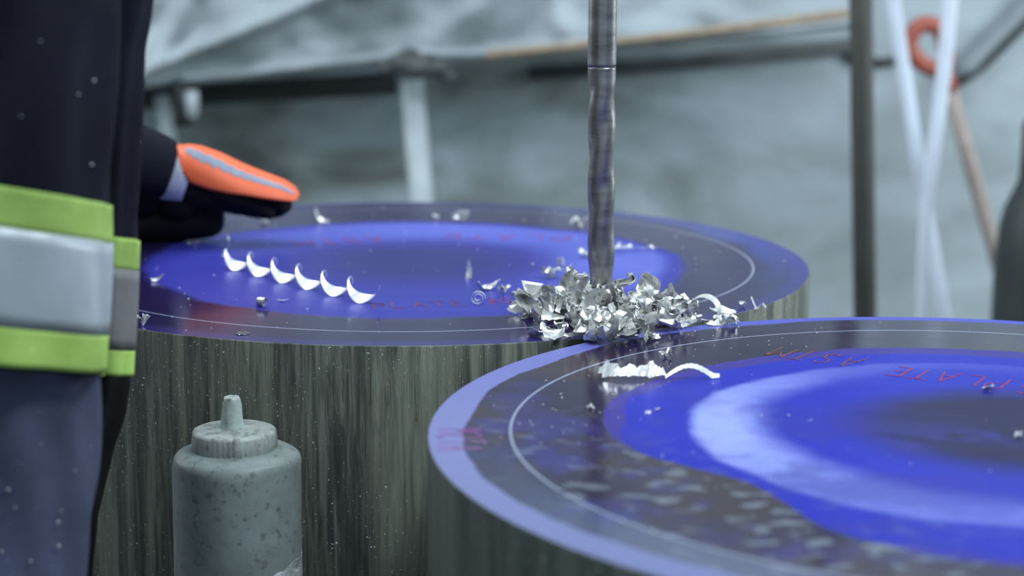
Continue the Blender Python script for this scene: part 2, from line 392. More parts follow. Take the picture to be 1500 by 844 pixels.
# ---------------------------------------------------------------- the drill
def drill():
    b = on(880, 461); bz = TOP
    t = empty('drill_bit', (b.x, b.y, bz), 'long grey steel twist drill standing in the pile of chips', 'drill bit')
    n = 72; V = []; Fc = []; zs = []; z = -.0; H = .315
    for i in range(141):
        zz = H*i/140; R = .0160+.0014*min(1, zz/.12)
        fade = min(1, (H-zz)/.03)
        ph = zz*2*PI/.155+1.2
        for k in range(n):
            th = 2*PI*k/n; fl = (.5+.5*math.cos(2*(th-ph)))**1.5*.0024*fade
            V.append((b.x-.009*zz+(R-fl)*math.cos(th), b.y+(R-fl)*math.sin(th), bz+zz))
    for i in range(140):
        for k in range(n):
            k2 = (k+1) % n; Fc.append((i*n+k, i*n+k2, (i+1)*n+k2, (i+1)*n+k))
    Fc.append(tuple(range(n))[::-1]); Fc.append(tuple(140*n+k for k in range(n)))
    mesh_obj('fluted_body', V, Fc, M['drill'], t)
    q = MB(); prof = [(.0172, H-.0002), (.0176, H+.003)]
    zz = H+.004
    while zz < .60: prof += [(.0178, zz), (.01778, zz+.0006), (.0178, zz+.0012)]; zz += .017
    q.lathe((b.x-.003, b.y, bz), prof, 64); q.build('shank', M['drill'], t)
    t2 = empty('drill_chuck', (b.x, b.y, bz+.60), 'steel chuck and spindle holding the drill above the picture edge', 'drill chuck')
    q = MB(); q.lathe((b.x, b.y, bz+.60), [(.02, 0), (.034, .03), (.036, .05), (.036, .12), (.03, .13)], 48); q.build('chuck_body', M['black_iron'], t2)
    q = MB(); q.lathe((b.x, b.y, bz+.73), [(.045, 0), (.045, .22), (.07, .24), (.07, 1.2)], 48); q.build('spindle', M['dark_steel'], t2)
    return b
DB = drill()

# ---------------------------------------------------------------- metal chips
def strip_mesh(name, f, nu, nv, m, thick=.0005):
    V = [f(i/(nu-1), j/(nv-1)) for i in range(nu) for j in range(nv)]
    Fc = [(i*nv+j, (i+1)*nv+j, (i+1)*nv+j+1, i*nv+j+1) for i in range(nu-1) for j in range(nv-1)]
    me = bpy.data.meshes.new(name); me.from_pydata([tuple(v) for v in V], [], Fc); me.materials.append(m)
    me.polygons.foreach_set('use_smooth', [True]*len(me.polygons))
    # rest the lowest point on z = 0, centred
    zs = min(v.co.z for v in me.vertices); cx = sum(v.co.x for v in me.vertices)/len(V); cy = sum(v.co.y for v in me.vertices)/len(V)
    me.transform(Matrix.Translation((-cx, -cy, -zs+thick)))
    return me
def chip_fan(seed, m):                           # fan shaped flake curled about its narrow side, with a ragged outer rim
    r = random.Random(seed); R = r.uniform(.008, .013); ang = r.uniform(1.1, 2.6); cone = r.uniform(.3, .9); wdt = r.uniform(.010, .018); tw = r.uniform(-.8, .8)
    def f(u, v):
        wv = wdt*(math.sin(PI*min(1, u*.9+.1))**.5)*(1+.12*math.sin(u*17+seed)+.08*math.sin(u*41+seed))
        th = ang*(u-.5)+tw*(v-.5); rr = R*(1+cone*v)
        return Vector((rr*math.sin(th), (v-.5)*wv, R*1.0-rr*math.cos(th)+.002*math.sin(v*5+u*4)))+noise.noise_vector(Vector((u*7+seed, v*5, seed*1.7)))*.0016
    return strip_mesh('chip', f, 18, 6, m)
def chip_curl(seed, m):                          # tight roll
    r = random.Random(seed); R = r.uniform(.005, .008); turns = r.uniform(.8, 1.4); wdt = r.uniform(.007, .013)
    def f(u, v):
        th = turns*2*PI*u; rr = R*(1-.45*u); wv = wdt*(1-.35*u)*(1+.1*math.sin(u*30))
        return Vector((rr*math.cos(th), (v-.5)*wv+u*.006, rr*math.sin(th)))
    return strip_mesh('chip', f, 30, 4, m)
def chip_bent(seed, m):                          # leaf folded once, pointed end
    r = random.Random(seed); L_ = r.uniform(.016, .030); b_ = r.uniform(.5, 1.5); wdt = r.uniform(.006, .011); tw = r.uniform(-1.2, 1.2)
    def f(u, v):
        th = b_*(u-.4); wv = wdt*(1-u)**.45*(1+.15*math.sin(u*23+seed)); w_ = (v-.5)*wv; a = tw*u
        z = L_*.45*(1-math.cos(th*1.6)); return Vector((L_*(u-.5), w_*math.cos(a), z+w_*math.sin(a)+.0022*(2*v-1)**2))
    return strip_mesh('chip', f, 16, 5, m)
def chip_crumple(seed, m):
    def f(u, v):
        p = Vector(((u-.5)*.026, (v-.5)*.016, 0)); n_ = noise.noise_vector(Vector((u*3.3+seed, v*2.6, seed*.7)))+.35*noise.noise_vector(Vector((u*9+seed, v*7, seed)))
        return p+n_*.009+Vector((0, 0, .006*math.sin(u*9+seed)))
    return strip_mesh('chip', f, 14, 9, m)
protos = [chip_fan(i+1, M['chip']) for i in range(7)]+[chip_curl(i+20, M['chip']) for i in range(2)]+[chip_bent(i+40, M['chip']) for i in range(6)]+[chip_crumple(i+60, M['chip']) for i in range(2)]
def put(me, loc, rot, s, label, group=None, name='metal_chip', th=.0003):
    o = bpy.data.objects.new(name, me); C.objects.link(o); o.location = loc; o.rotation_euler = rot
    o.scale = (s, s, s) if not isinstance(s, tuple) else s
    solid(o, th/(s if not isinstance(s, tuple) else 1)); return tag(o, label, 'metal chip', group)
def settle(o, z):                                # lower the chip until its lowest vertex rests at z
    Mx = Matrix.LocRotScale(o.location, o.rotation_euler, o.scale)
    lo = min((Mx @ v.co).z for v in o.data.vertices); o.location.z += z-lo+.0004
rnd = random.Random(11)
HC = (on(785, 478)+on(1010, 466))/2
def heap(n, cx, cy, rx, ry, H, group, label):
    for i in range(n):
        while True:
            a, b = rnd.uniform(-1, 1), rnd.uniform(-1, 1)
            rr = a*a+b*b
            x, y = cx+rx*a, cy+ry*b
            if rr > 1 or rnd.random() < rr*.45: continue
            if math.hypot(x-DB.x, y-DB.y) < .027: continue
            break
        k = i/n; z = TOP+H*(1-rr)*k*(.6+.4*rnd.random())
        me = rnd.choice(protos)
        o = put(me, (x, y, z), (rnd.uniform(-1.2, 1.2), rnd.uniform(-1.2, 1.2), rnd.uniform(0, 2*PI)), rnd.uniform(.95, 1.55), label, group)
        settle(o, z)
LB = 'crumpled bright steel chip in the heap around the drill foot'
GP = 'steel chips heaped around the drill'
p = on(850, 470); heap(76, p.x, p.y, .072, .085, .036, GP, LB)
p = on(940, 470); heap(60, p.x, p.y, .068, .070, .032, GP, LB)
p = on(906, 499); heap(28, p.x, p.y, .040, .044, .020, GP, LB)

loose = [  # x, y, mesh maker, seed, rotation, scale, label
 (785, 490, chip_fan, 3, (0, .2, .6), 1.1, 'curled steel chip at the left front corner of the heap'),
 (812, 492, chip_fan, 5, (.1, 0, 2.4), 1.15, 'folded steel chip at the front left of the heap with blue reflected in it'),
 (836, 490, chip_bent, 41, (.3, 0, .4), 1.1, 'small leaf-shaped steel chip just in front of the heap near the rear disc edge'),
 (1068, 472, chip_crumple, 8, (0, 0, .2), .8, 'bright white flake lying on the far rim of the front disc right of the heap'),
 (1087, 449, chip_crumple, 9, (0, 0, 1), .42, 'tiny pale crumb of metal left of the zigzag shaving'),
 (232, 408, chip_bent, 43, (.5, -.3, .5), 1.15, 'small hooked white chip beside the worker\'s jacket on the rear disc'),
 (207, 474, chip_crumple, 12, (0, 0, .5), .7, 'crumpled speck-like chip nearest the jacket at the rear disc front rim'),
 (283, 355, chip_bent, 44, (.1, 0, .1), .8, 'thin pale sliver in the shadow below the glove'),
 (333, 352, chip_curl, 21, (1.4, 0, .2), .55, 'bright upright crumb left of the long coiled shaving'),
 (330, 377, chip_crumple, 14, (0, 0, .2), .3, 'tiny bright crumb just below the upright crumb left of the coiled shaving'),
 (387, 327, chip_crumple, 15, (0, 0, .2), .42, 'pale blurred crumb under the glove fingertips'),
 (636, 317, chip_curl, 22, (1.3, .3, .4), .7, 'left one of two blurred chips on the far rim of the rear disc'),
 (672, 320, chip_crumple, 17, (.9, 0, .4), .85, 'right one of two blurred chips on the far rim of the rear disc'),
 (847, 328, chip_crumple, 18, (.3, 0, .2), .85, 'bright chip just left of the drill near the far rim'),
 (857, 373, chip_crumple, 19, (.5, 0, .2), .7, 'small bright chip touching the left side of the drill silhouette'),
 (383, 445, chip_curl, 23, (0, 0, 1.1), .9, 'open ring chip with a blue shaded inside below the coiled shaving'),
 (415, 438, chip_bent, 45, (0, 0, .1), .65, 'flat pale splinter right of the open ring chip'),
 (688, 403, chip_bent, 46, (0, -1.35, 1.3), .95, 'thin upright sliver standing left of the snail-curled chip'),
 (712, 420, chip_fan, 2, (.6, 0, .3), 1.05, 'arched chip hanging over the snail-curled chip'),
 (737, 428, chip_crumple, 24, (0, 0, .2), .55, 'little jagged crumb right of the snail-curled chip'),
 (820, 385, chip_curl, 20, (PI/2, 0, .2), .8, 'small ring-shaped chip lying left of the drill'),
 (806, 403, chip_crumple, 25, (.3, 0, .2), .9, 'bright blob-like flake behind the left half of the heap'),
 (785, 432, chip_bent, 40, (.1, 0, -.25), 1.6, 'long pale pointed splinter at the left rear of the heap'),
 (765, 428, chip_bent, 42, (.1, 0, -.2), 1.1, 'thin white splinter leading left away from the heap'),
 (976, 523, chip_crumple, 26, (0, 0, .2), .5, 'small crumpled chip above the long bent strip on the front disc'),
 (1447, 567, chip_fan, 4, (.2, 0, .9), .75, 'small cup-shaped chip lying on the red letters of the front disc'),
 (865, 598, chip_crumple, 28, (0, 0, .2), .22, 'tiny white speck below the left end of the long bent strip'),
 (963, 600, chip_bent, 47, (0, 0, .8), .38, 'tiny heart-shaped flake below the middle of the long bent strip'),
 (948, 606, chip_crumple, 29, (0, 0, .2), .18, 'tiny round speck left of the heart-shaped flake'),
 (1492, 640, chip_crumple, 30, (0, 0, .2), .28, 'sparkling speck near the dark centre of the front disc'),
 (1040, 468, chip_bent, 47, (0, 0, .1), 1.0, 'flat pale splinter poking out right under the big curl'),
 (1108, 452, chip_bent, 48, (1.2, 0, .2), .25, 'minute splinter beside the zigzag shaving'),
]
for x, y, mk, seed, rot, s, lab in loose:
    g = on(x, y+ (4 if s > .6 else 1)); me = mk(seed, M['chip_bright'])
    o = put(me, g, rot, s, lab); settle(o, TOP)

# the long coiled shaving: a ribbon wound in six open turns
def ribbon(name, path, m, label, nv=5, th=.0005, cat='metal shaving'):
    nu = len(path); V = []; Fc = []
    for c, w_ in path:
        for j in range(nv): V.append(c+w_*(j/(nv-1)-.5)*1.0)
    for i in range(nu-1):
        for j in range(nv-1): Fc.append((i*nv+j, (i+1)*nv+j, (i+1)*nv+j+1, i*nv+j+1))
    zmin = min(v.z for v in V); V = [v+Vector((0, 0, TOP+.0005-zmin)) for v in V]
    o = mesh_obj(name, V, Fc, m, loc=(V[0].x, V[0].y, TOP)); solid(o, th); return tag(o, label, cat)
A, B = on(338, 392), on(548, 447); ax = (B-A); L_ = ax.length; ax.normalize(); sd = Vector((-ax.y, ax.x, 0)); path = []
for i in range(230):
    u = i/229; th = -2.4+u*2*PI*5.75; lowb = (.5+.5*math.cos(th))
    c = A+ax*(L_*u+.0060*math.sin(th))+sd*(.008*math.sin(th))+Vector((0, 0, .0125-.0125*math.cos(th)))
    wv = (.0022+.0170*lowb**2.0)*(min(1, (1-u)*18+.3)); path.append((c, (sd*.9-ax*.12+Vector((0, 0, .45))).normalized()*wv))
ribbon('coiled_shaving', path, M['chip_bright'], 'long coiled silver shaving of six open turns on the rear disc', 5)
path = []
for i in range(30):                               # arc standing at the far rim
    u = i/29; th = PI*.95+u*PI*.62; c = on(478, 326)+Vector((.017*math.cos(th), 0, .020+.019*math.sin(th))); path.append((c, Vector((.003, .004, .005))*(1.1-.6*abs(2*u-1))))
ribbon('curved_shaving', path, M['chip_bright'], 'curved silver arc shaving near the far rim right of the glove', 3)
path = []
for i in range(70):                               # snail
    u = i/69; th = u*2*PI*1.9; R = .0100*(1-.72*u); c = on(700, 446)+Vector((R*math.cos(th), .004*u, .010+R*math.sin(th))); path.append((c, Vector((.0004, .0028, .0006))))
ribbon('spiral_chip', path, M['chip_bright'], 'snail-curled flat spiral chip standing left of the heap', 3)
path = []
for i, (x, y, hgt) in enumerate([(1100, 447, .010), (1104, 449, .003), (1108, 453, .0), (1113, 452, .003), (1117, 450, .004), (1122, 453, .001)]):
    path.append((on(x, y+hgt*500*0)+Vector((0, 0, hgt)), Vector((.0012, .002, .001))))
ribbon('zigzag_shaving', path, M['chip_bright'], 'thin zigzag wire-like shaving at the right front rim of the rear disc', 3, .0008)
path = []
for i in range(60):                               # crumpled strip right behind the drill
    u = i/59; q_ = on(898+66*u, 370-6*u); n_ = noise.noise_vector(Vector((u*9, 3.1, 0)))
    path.append((q_+Vector((0, 0, .007*(1-u)+.006*n_.z)), (Vector((.002, .012, .004))+n_*.012)*(1-.8*u)))
ribbon('crumpled_strip', path, M['chip_bright'], 'crumpled bright strip right behind the drill on the rear disc', 5)
path = []
for i in range(110):                              # the long strip on the front disc: crumpled left, smooth bent tail right
    u = i/109; x = 878+176*u
    if u < .55:
        n_ = noise.noise_vector(Vector((u*15, 7.3, 0))); n2 = noise.noise_vector(Vector((u*60, 2.3, 0))); lump = math.exp(-((u-.06)/.06)**2)+math.exp(-((u-.44)/.05)**2)
        path.append((on(x, 555)+Vector((.002*n2.x, 0, .006+.003*n_.z+.002*lump)), (Vector((.001, .012, .007+.008*lump))+n_*.008+n2*.003)*(1.0 if u > .03 else .5)))
    else:
        k_ = (u-.55)/.45; z = .012*math.sin(min(1, k_*1.15)*PI)**1.0+.0005
        jag = 1+.10*math.sin(u*150)
        path.append((on(x, 556-2*k_)+Vector((0, 0, max(.0005, z))), Vector((.001, .006, .0035))*jag*(.8+.6*k_ if k_ < .9 else 1.0)))
ribbon('bent_strip', path, M['chip_bright'], 'long crumpled silver strip with a thin bent tail on the front disc', 5)
# big loop curl at the right end of the heap
path = []
for i in range(60):
    u = i/59; th = -.4+u*PI*1.5; c = on(1028, 470)+Vector((.013*math.cos(th)-.02*u+.01, 0, .016+.016*math.sin(th))); path.append((c, Vector((.006, .014, .002))*(1.1-.3*u)))
ribbon('looped_chip', path, M['chip'], 'big ribbed loop of steel chip at the right end of the heap', 6)
for k_, (x0, y0, x1, y1, hz, lab) in enumerate([(1040, 450, 1078, 452, .016, 'long pale splinter reaching right above the loop of chip'), (1045, 462, 1070, 462, .008, 'ragged chip lying right of the ribbed loop'), (1035, 469, 1065, 468, .003, 'flat shiny plate-like chip just behind the front disc rim'), (985, 468, 1028, 456, .010, 'broad leaf-like chip left of the ribbed loop'), (962, 455, 1000, 462, .012, 'folded chip joining the heap to the ribbed loop')]):
    path = []
    for i in range(24):
        u = i/23; q_ = on(x0+(x1-x0)*u, y0+(y1-y0)*u+8); n_ = noise.noise_vector(Vector((u*4+k_*5, k_*3.3, 1)))
        path.append((q_+Vector((0, 0, hz*(1-.3*u)+.003*n_.z)), (Vector((.001, .010, .006))+n_*.006)*math.sin(PI*(.12+.8*u))))
    o = ribbon('metal_chip', path, M['chip'], lab, 4, cat='metal chip')
# ribbon of chip climbing the left flank of the drill
path = []
for i in range(70):
    u = i/69; th = PI+.5*math.sin(u*30); c = Vector((DB.x-.019-.002*math.sin(u*26), DB.y-.006, TOP+.012+.05*u)); path.append((c, Vector((.006*math.cos(u*26), .004, .005*math.sin(u*26)))*(1.1-.5*u)))
ribbon('clinging_shaving', path, M['chip'], 'crinkled shaving clinging to the left side of the drill just above the heap', 4)

# fine metal dust and coolant droplets: nobody could count them
def dust(parent_c, R, n, seed, label, pts=()):
    r = random.Random(seed); q = MB(); oc = [(1,0,0),(0,1,0),(-1,0,0),(0,-1,0),(0,0,1)]
    def one(x, y, s):
        V = [(x+s*a, y+s*b*1.0, TOP+max(.00005, s*c*.8)) for a, b, c in oc]; q.add(V, [(0,1,4),(1,2,4),(2,3,4),(3,0,4),(3,2,1,0)])
    for _ in range(n):
        while True:
            a, b = r.uniform(-1, 1), r.uniform(-1, 1)
            if a*a+b*b < .98: break
        one(parent_c.x+R*a*.985, parent_c.y+R*b*.985, .0006+.0012*r.random()**3)
    for x, y, s in pts:
        p_ = on(x, y)
        if math.hypot(p_.x-parent_c.x, p_.y-parent_c.y) < R*.985: one(p_.x, p_.y, s)
    o = q.build('metal_dust', M['chip_bright'], loc=(parent_c.x, parent_c.y, TOP)); tag(o, label, 'metal dust', kind='stuff')
    return o
rr_ = random.Random(5)
dust(C1, R1, 190, 3, 'fine bright metal specks scattered over the rear disc', [(252, 464, .0013), (420, 473, .001), (315, 345, .0014), (575, 324, .0018), (768, 322, .002), (437, 430, .0012), (380, 414, .0012), (780, 387, .0022), (990, 347, .002)])
dust(C2, R2, 170, 4, 'fine bright metal specks scattered over the front disc', [(rr_.gauss(1005, 60), rr_.gauss(505, 25), .0011) for _ in range(26)]+[(rr_.gauss(800, 45), rr_.gauss(600, 22), .0013) for _ in range(16)]+[(910, 763, .0022), (970, 668, .0016), (1015, 663, .0013), (808, 626, .0016), (792, 650, .0014), (1450, 690, .0014)])
# a dark drop of coolant
q = MB(); cpt = on(355, 489); q.lathe(cpt, [(.0001+.0095*math.cos(a), .0002+.0016*math.sin(a)) for a in [0, .3, .6, .9, 1.2, 1.5]], 32)
td = NT('dark_coolant'); td.set(col=lin(30, 28, 70), rough=.03, coat=1.0)
tag(q.build('coolant_drop', td.m, loc=cpt), 'dark oval drop of coolant near the front edge of the rear disc', 'liquid drop')

# ---------------------------------------------------------------- the squeeze bottle in front of the rear disc
def bottle():
    Y = 2.150; c = at(346, 640, Y); top_body = c.z; m = Y*math.cos(0)/F*1.02
    k = (at(440, 640, Y)-at(252, 640, Y)).length/2   # body radius
    x, y = c.x, c.y
    t = empty('squeeze_bottle', (x, y, .36), 'grimy grey squeeze bottle with nozzle cap in front of the rear disc', 'bottle')
    zsh = at(346, 668, Y).z                      # shoulder rim seen nearest
    zcapb = zsh+.0065; zcapt = zcapb+.0255; zn = zcapt+.038
    b0 = .36
    q = MB(); R = k
    prof = [(R*.90, 0), (R*.97, .004), (R*.99, .012), (R, .03), (R*1.01, .10), (R, (zsh-b0)*.7), (R*1.0, zsh-b0-.012), (R*.995, zsh-b0-.005), (R*.975, zsh-b0+.0005), (R*.93, zsh-b0+.004), (R*.82, zsh-b0+.008), (R*.70, zsh-b0+.010), (R*.60, zcapb-b0+.005)]
    q.lathe((x, y, b0), prof, 96, lambda th, i: .0008*math.sin(3*th+i)); q.build('bottle_body', M['bottle'], t)
    q = MB(); rc = (at(405, 640, Y)-at(281, 640, Y)).length/2
    q.lathe((x-.002, y, zcapb), [(rc*.98, 0), (rc, .002), (rc*1.0, (zcapt-zcapb)*.5), (rc*.985, zcapt-zcapb-.004), (rc*.96, zcapt-zcapb-.001), (rc*.9, zcapt-zcapb), (rc*.3, zcapt-zcapb+.002)], 144, lambda th, i: .0005*math.sin(48*th) if i < 4 else 0)
    cap = q.build('screw_cap', M['bottle_cap'], t)
    q = MB(); rn = (at(357, 600, Y)-at(323, 600, Y)).length/2
    q.lathe((x-.004, y, zcapt), [(rn*1.15, 0), (rn*1.02, .003), (rn*.95, .01), (rn*.8, (zn-zcapt)*.75), (rn*.68, zn-zcapt-.002), (rn*.62, zn-zcapt), (rn*.35, zn-zcapt-.004)], 40, lambda th, i: .0007*math.sin(5*th+i*2))
    q.build('nozzle', M['nozzle'], cap)
    # torn clear tape at the lower right of the body
    V = []; Fc = []; nu, nv = 16, 9
    for i in range(nu):
        for j in range(nv):
            u, v = i/(nu-1), j/(nv-1); th = -1.75+1.55*u; n_ = noise.noise_vector(Vector((u*5, v*4, 2)))
            z = at(430, 846, Y).z+.010-.05*(1-v)+.026*u*v+.004*n_.z*4; rr = R+.002+abs(n_.x)*.006*(.3+u)
            V.append((x+rr*math.cos(th), y+rr*math.sin(th), z))
    for i in range(nu-1):
        for j in range(nv-1): Fc.append((i*nv+j, (i+1)*nv+j, (i+1)*nv+j+1, i*nv+j+1))
    tm = plain('torn_clear_tape', (200, 206, 210), .2, .3, .3, 60, .6, .004)
    o = mesh_obj('torn_tape', V, Fc, tm, t); solid(o, .0004); o['label'] = 'torn shiny strip of tape'
    # stand under it
    s = empty('timber_stand', (x, y, 0), 'rough timber crate holding the grimy squeeze bottle', 'crate')
    q = MB(); q.box((x-.09, y-.095, .345), (x+.09, y+.052, .3585)); bevel(q.build('board', M['timber'], s, False), .002)
    for sx in (-1, 1):
        for yy in (y-.085, y+.03):
            q = MB(); q.box((x+sx*.075-.012, yy-.008, .001), (x+sx*.075+.012, yy+.014, .345)); bevel(q.build('leg', M['timber'], s, False), .002)
bottle()

# ---------------------------------------------------------------- the worker
def rowpx(keys, ypx):
    for (y0, *a), (y1, *b) in zip(keys, keys[1:]):
        if ypx <= y1:
            k = max(0, (ypx-y0)/(y1-y0)); return [p+(q_-p)*k for p, q_ in zip(a, b)]
    return list(keys[-1][1:])
def garment(name, m, parent, keys, Y, ry, ypx0, ypx1, off=0, tilt=0, fold=None, ny=40, n=96, thick=0, back=.22):
    """a tube of cloth: rows at picture heights ypx0..ypx1, each from its left to its right limit at distance Y"""
    V = []; Fc = []
    for i in range(ny):
        yp = ypx0+(ypx1-ypx0)*i/(ny-1); l, r = rowpx(keys, yp)
        a, b = at(l, yp, Y), at(r, yp, Y); cx = (a.x+b.x)/2; rx = (b.x-a.x)/2; zf = at((l+r)/2, yp, Y-ry*.95).z
        for k in range(n):
            th = 2*PI*k/n; f = fold(th, yp) if fold else 0
            dx = (rx+off)*math.cos(th); dy = (ry+off)*math.sin(th)
            nl = math.hypot(math.cos(th)/max(rx, .01), math.sin(th)/ry); nx, ny_ = math.cos(th)/max(rx, .01)/nl, math.sin(th)/ry/nl
            V.append((cx+dx+nx*f, Y+dy+ny_*f, zf-tilt*dx*min(1, rx/.06)-back*(dy+ry)))
    for i in range(ny-1):
        for k in range(n):
            k2 = (k+1) % n; Fc.append((i*n+k, i*n+k2, (i+1)*n+k2, (i+1)*n+k))
    o = mesh_obj(name, V, Fc, m, parent)
    if thick: solid(o, thick)
    return o
def person():
    hip = Vector((-.545, 1.78, 0))
    t = empty('person', hip, 'person in dark jacket with lime and silver bands, gloved hand over the rear disc', 'person')
    # one continuous body, mostly under the clothes
    J = [((-.56,1.86,.93),.105),((-.60,2.02,1.12),.11),((-.64,2.2,1.30),.12),((-.66,2.34,1.42),.055),((-.66,2.41,1.50),.085),((-.66,2.45,1.57),.108),((-.66,2.47,1.64),.09),
         ((-.53,1.80,.86),.07),((-.545,1.80,.50),.052),((-.55,1.78,.12),.04),((-.54,1.90,.04),.038),
         ((-.70,2.00,.86),.07),((-.72,2.02,.50),.052),((-.74,2.00,.12),.04),((-.73,2.12,.04),.038),
         ((-.50,2.28,1.36),.05)]
    el = at(20, 120, 2.72); wr = at(247, 248, 2.95)
    J += [((el.x, el.y, el.z), .038), ((wr.x, wr.y, wr.z), .026), ((-.84,2.2,1.34),.05), ((-.98,2.3,1.08),.038), ((-.90,2.45,.86),.026), ((-.88,2.53,.81),.024)]
    E = [(0,1),(1,2),(2,3),(3,4),(4,5),(5,6),(0,7),(7,8),(8,9),(9,10),(0,11),(11,12),(12,13),(13,14),(2,15),(15,16),(16,17),(2,18),(18,19),(19,20),(20,21)]
    me = bpy.data.meshes.new('body'); o = t
    me.from_pydata([tuple(Vector(p_)-hip) for p_, _ in J], E, []); body = bpy.data.objects.new('body', me); C.objects.link(body); body.parent = t
    sk = body.modifiers.new('skin', 'SKIN'); lay = me.skin_vertices[0] if me.skin_vertices else None
    if lay is None:
        bm = bmesh.new(); bm.from_mesh(me); bm.verts.layers.skin.verify(); bm.to_mesh(me); bm.free(); lay = me.skin_vertices[0]
    for i, (_, r) in enumerate(J): lay.data[i].radius = (r*.9, r*.9); lay.data[i].use_root = (i == 0)
    subsurf(body, 2); me.materials.append(M['skin'])
    sk.use_smooth_shade = True
    # helmet
    hc = Vector((-.66, 2.47, 1.62)); q = MB()
    q.lathe(hc, [(.135, -.01), (.14, 0), (.115, .006), (.11, .03), (.10, .065), (.075, .095), (.04, .112), (.005, .118)], 40); q.build('helmet', M['helmet'], t)
    # jacket: body hanging at the near side, with a fold line; upper part follows the bent back
    keys = [(-420, -320, 170), (-220, -330, 165), (-60, -300, 160), (0, -290, 156), (265, -262, 143), (540, -256, 143), (560, -256, 143)]
    fold = lambda th, yp: .004*math.sin(3*th+yp*.004)+.0035*math.sin(7*th-yp*.007+1)+.003*math.sin(11*th+yp*.01)
    ja = garment('jacket', M['jacket'], t, keys, 1.78, .125, -420, 528, 0, .10, fold, 70, 128, .003)
    def band(m, y0, y1, name, off=.0035): 
        o = garment(name, m, ja, keys, 1.78, .125, y0, y1, off, .10, fold, 8, 128, .0015); return o
    band(M['lime'], 258, 320, 'lime_band'); band(M['silver'], 319, 466, 'silver_band', .0040); band(M['lime'], 465, 524, 'lime_band')
    # the open front flap hanging beyond the fold
    k2 = [(-200, 90, 236), (0, 95, 206), (60, 100, 193), (180, 100, 190), (260, 100, 192), (350, 102, 194), (500, 104, 190), (560, 104, 189)]
    f2 = lambda th, yp: .010*max(0, math.cos(2*th+.3))**2*math.sin(yp*.006+1)-.012*math.exp(-((th-5.35)/.16)**2)*min(1, max(0, (yp+100)/300))+.003*math.sin(9*th+yp*.01)
    fl = garment('front_flap', M['jacket'], ja, k2, 1.90, .05, -200, 549, 0, .05, f2, 60, 96, .003)
    for m, a, b, nm, of in ((M['lime'], 345, 392, 'lime_band', .003), (M['silver_shaded'], 391, 512, 'silver_band', .0035), (M['lime'], 511, 550, 'lime_band', .003)):
        garment(nm, m, fl, k2, 1.90, .05, a, b, of, .05, f2, 8, 96, .0015)
    # torso cover and shoulder, mostly above the picture
    q = MB(); q.tube([(-.565, 1.86, 1.16), (-.60, 1.99, 1.24), (-.64, 2.12, 1.34), (-.66, 2.26, 1.42), (-.66, 2.34, 1.47)], [.15, .16, .17, .145, .085], 32); q.build('jacket_back', M['jacket'], ja)
    q = MB(); q.tube([(-.80, 2.2, 1.38), (-.88, 2.24, 1.28), (-.98, 2.3, 1.08), (-.93, 2.4, .93), (-.90, 2.45, .87)], [.07, .068, .06, .052, .05], 24); q.build('sleeve', M['jacket'], ja)
    # trousers
    f3 = lambda th, yp: .003*math.sin(5*th+yp*.01)+.002*math.sin(9*th-yp*.02)
    k3 = [(500, -150, 141), (545, -140, 142), (700, -120, 134), (844, -105, 120), (1100, -90, 105), (1750, -85, 95)]
    tr = garment('trousers', M['trousers'], t, k3, 1.79, .085, 470, 1730, 0, 0, f3, 70, 96, .003)
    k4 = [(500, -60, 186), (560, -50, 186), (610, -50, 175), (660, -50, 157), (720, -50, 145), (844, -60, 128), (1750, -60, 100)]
    garment('trouser_leg', M['leg_shade'], tr, k4, 1.99, .08, 500, 1580, 0, 0, f3, 70, 64, .003)['label'] = 'far trouser leg with its shade painted in as black'
    for x_, y_ in ((-.545, 1.80), (-.68, 2.0)):
        q = MB(); q.tube([(x_, y_-.03, .05), (x_, y_+.05, .05), (x_, y_+.16, .04), (x_, y_+.21, .035)], [.045, .05, .045, .03], 20); q.build('boot', M['boot'], t)
    # bright specks of metal caught on the cloth facing the camera
    def specks(par, ks, Yc, ry, pts):
        q = MB()
        for x_, y_, s_ in pts:
            l, r_ = rowpx(ks, y_); a, b = at(l, y_, Yc), at(r_, y_, Yc); cx = (a.x+b.x)/2; rx = (b.x-a.x)/2
            Yf = Yc-ry
            for _ in range(6): p = at(x_, y_, Yf); k = max(-.99, min(.99, (p.x-cx)/rx)); Yf = Yc-ry*math.sqrt(1-k*k)-.004
            p = at(x_, y_, Yf); q.lathe(p-Vector((0, 0, s_)), [(s_*.3, 0), (s_, s_*.7), (s_, s_*1.3), (s_*.3, s_*2)], 6)
        o = q.build('metal_specks', M['chip_bright'], par); tag(o, None, None, None, 'stuff')
    specks(ja, keys, 1.78, .125, [(138, 118, .0013), (115, 138, .001), (134, 241, .0014), (60, 60, .0008), (30, 170, .0007), (90, 215, .0007)])
    specks(tr, k3, 1.79, .085, [(12, 718, .0017), (85, 765, .0015), (86, 800, .0018), (45, 822, .0013), (2, 808, .0014), (90, 748, .001), (90, 582, .001), (22, 744, .001), (60, 650, .0008), (110, 690, .0008)])
    # right sleeve reaching out to the disc
    q = MB(); cf0, cf1 = at(196, 232, 2.93), at(258, 250, 2.95)
    pts = [Vector((-.56, 2.16, 1.40)), Vector((-.53, 2.26, 1.38)), Vector((-.60, 2.42, 1.28)), Vector((el.x, el.y-.02, el.z+.02)), Vector((el.x+.03, el.y+.03, el.z-.02)), at(120, 205, 2.86), cf0, at(236, 246, 2.945), cf1]
    q.tube(pts, [.09, .092, .080, .070, .064, .058, .054, .050, .044], 40)
    sl = q.build('reaching_sleeve', M['jacket'], ja); subsurf(sl, 1)
    # ---- gloved hand
    W_ = at(258, 250, 2.955); T_ = at(440, 291, 2.955); a = (T_-W_).normalized(); Lh = (T_-W_).length
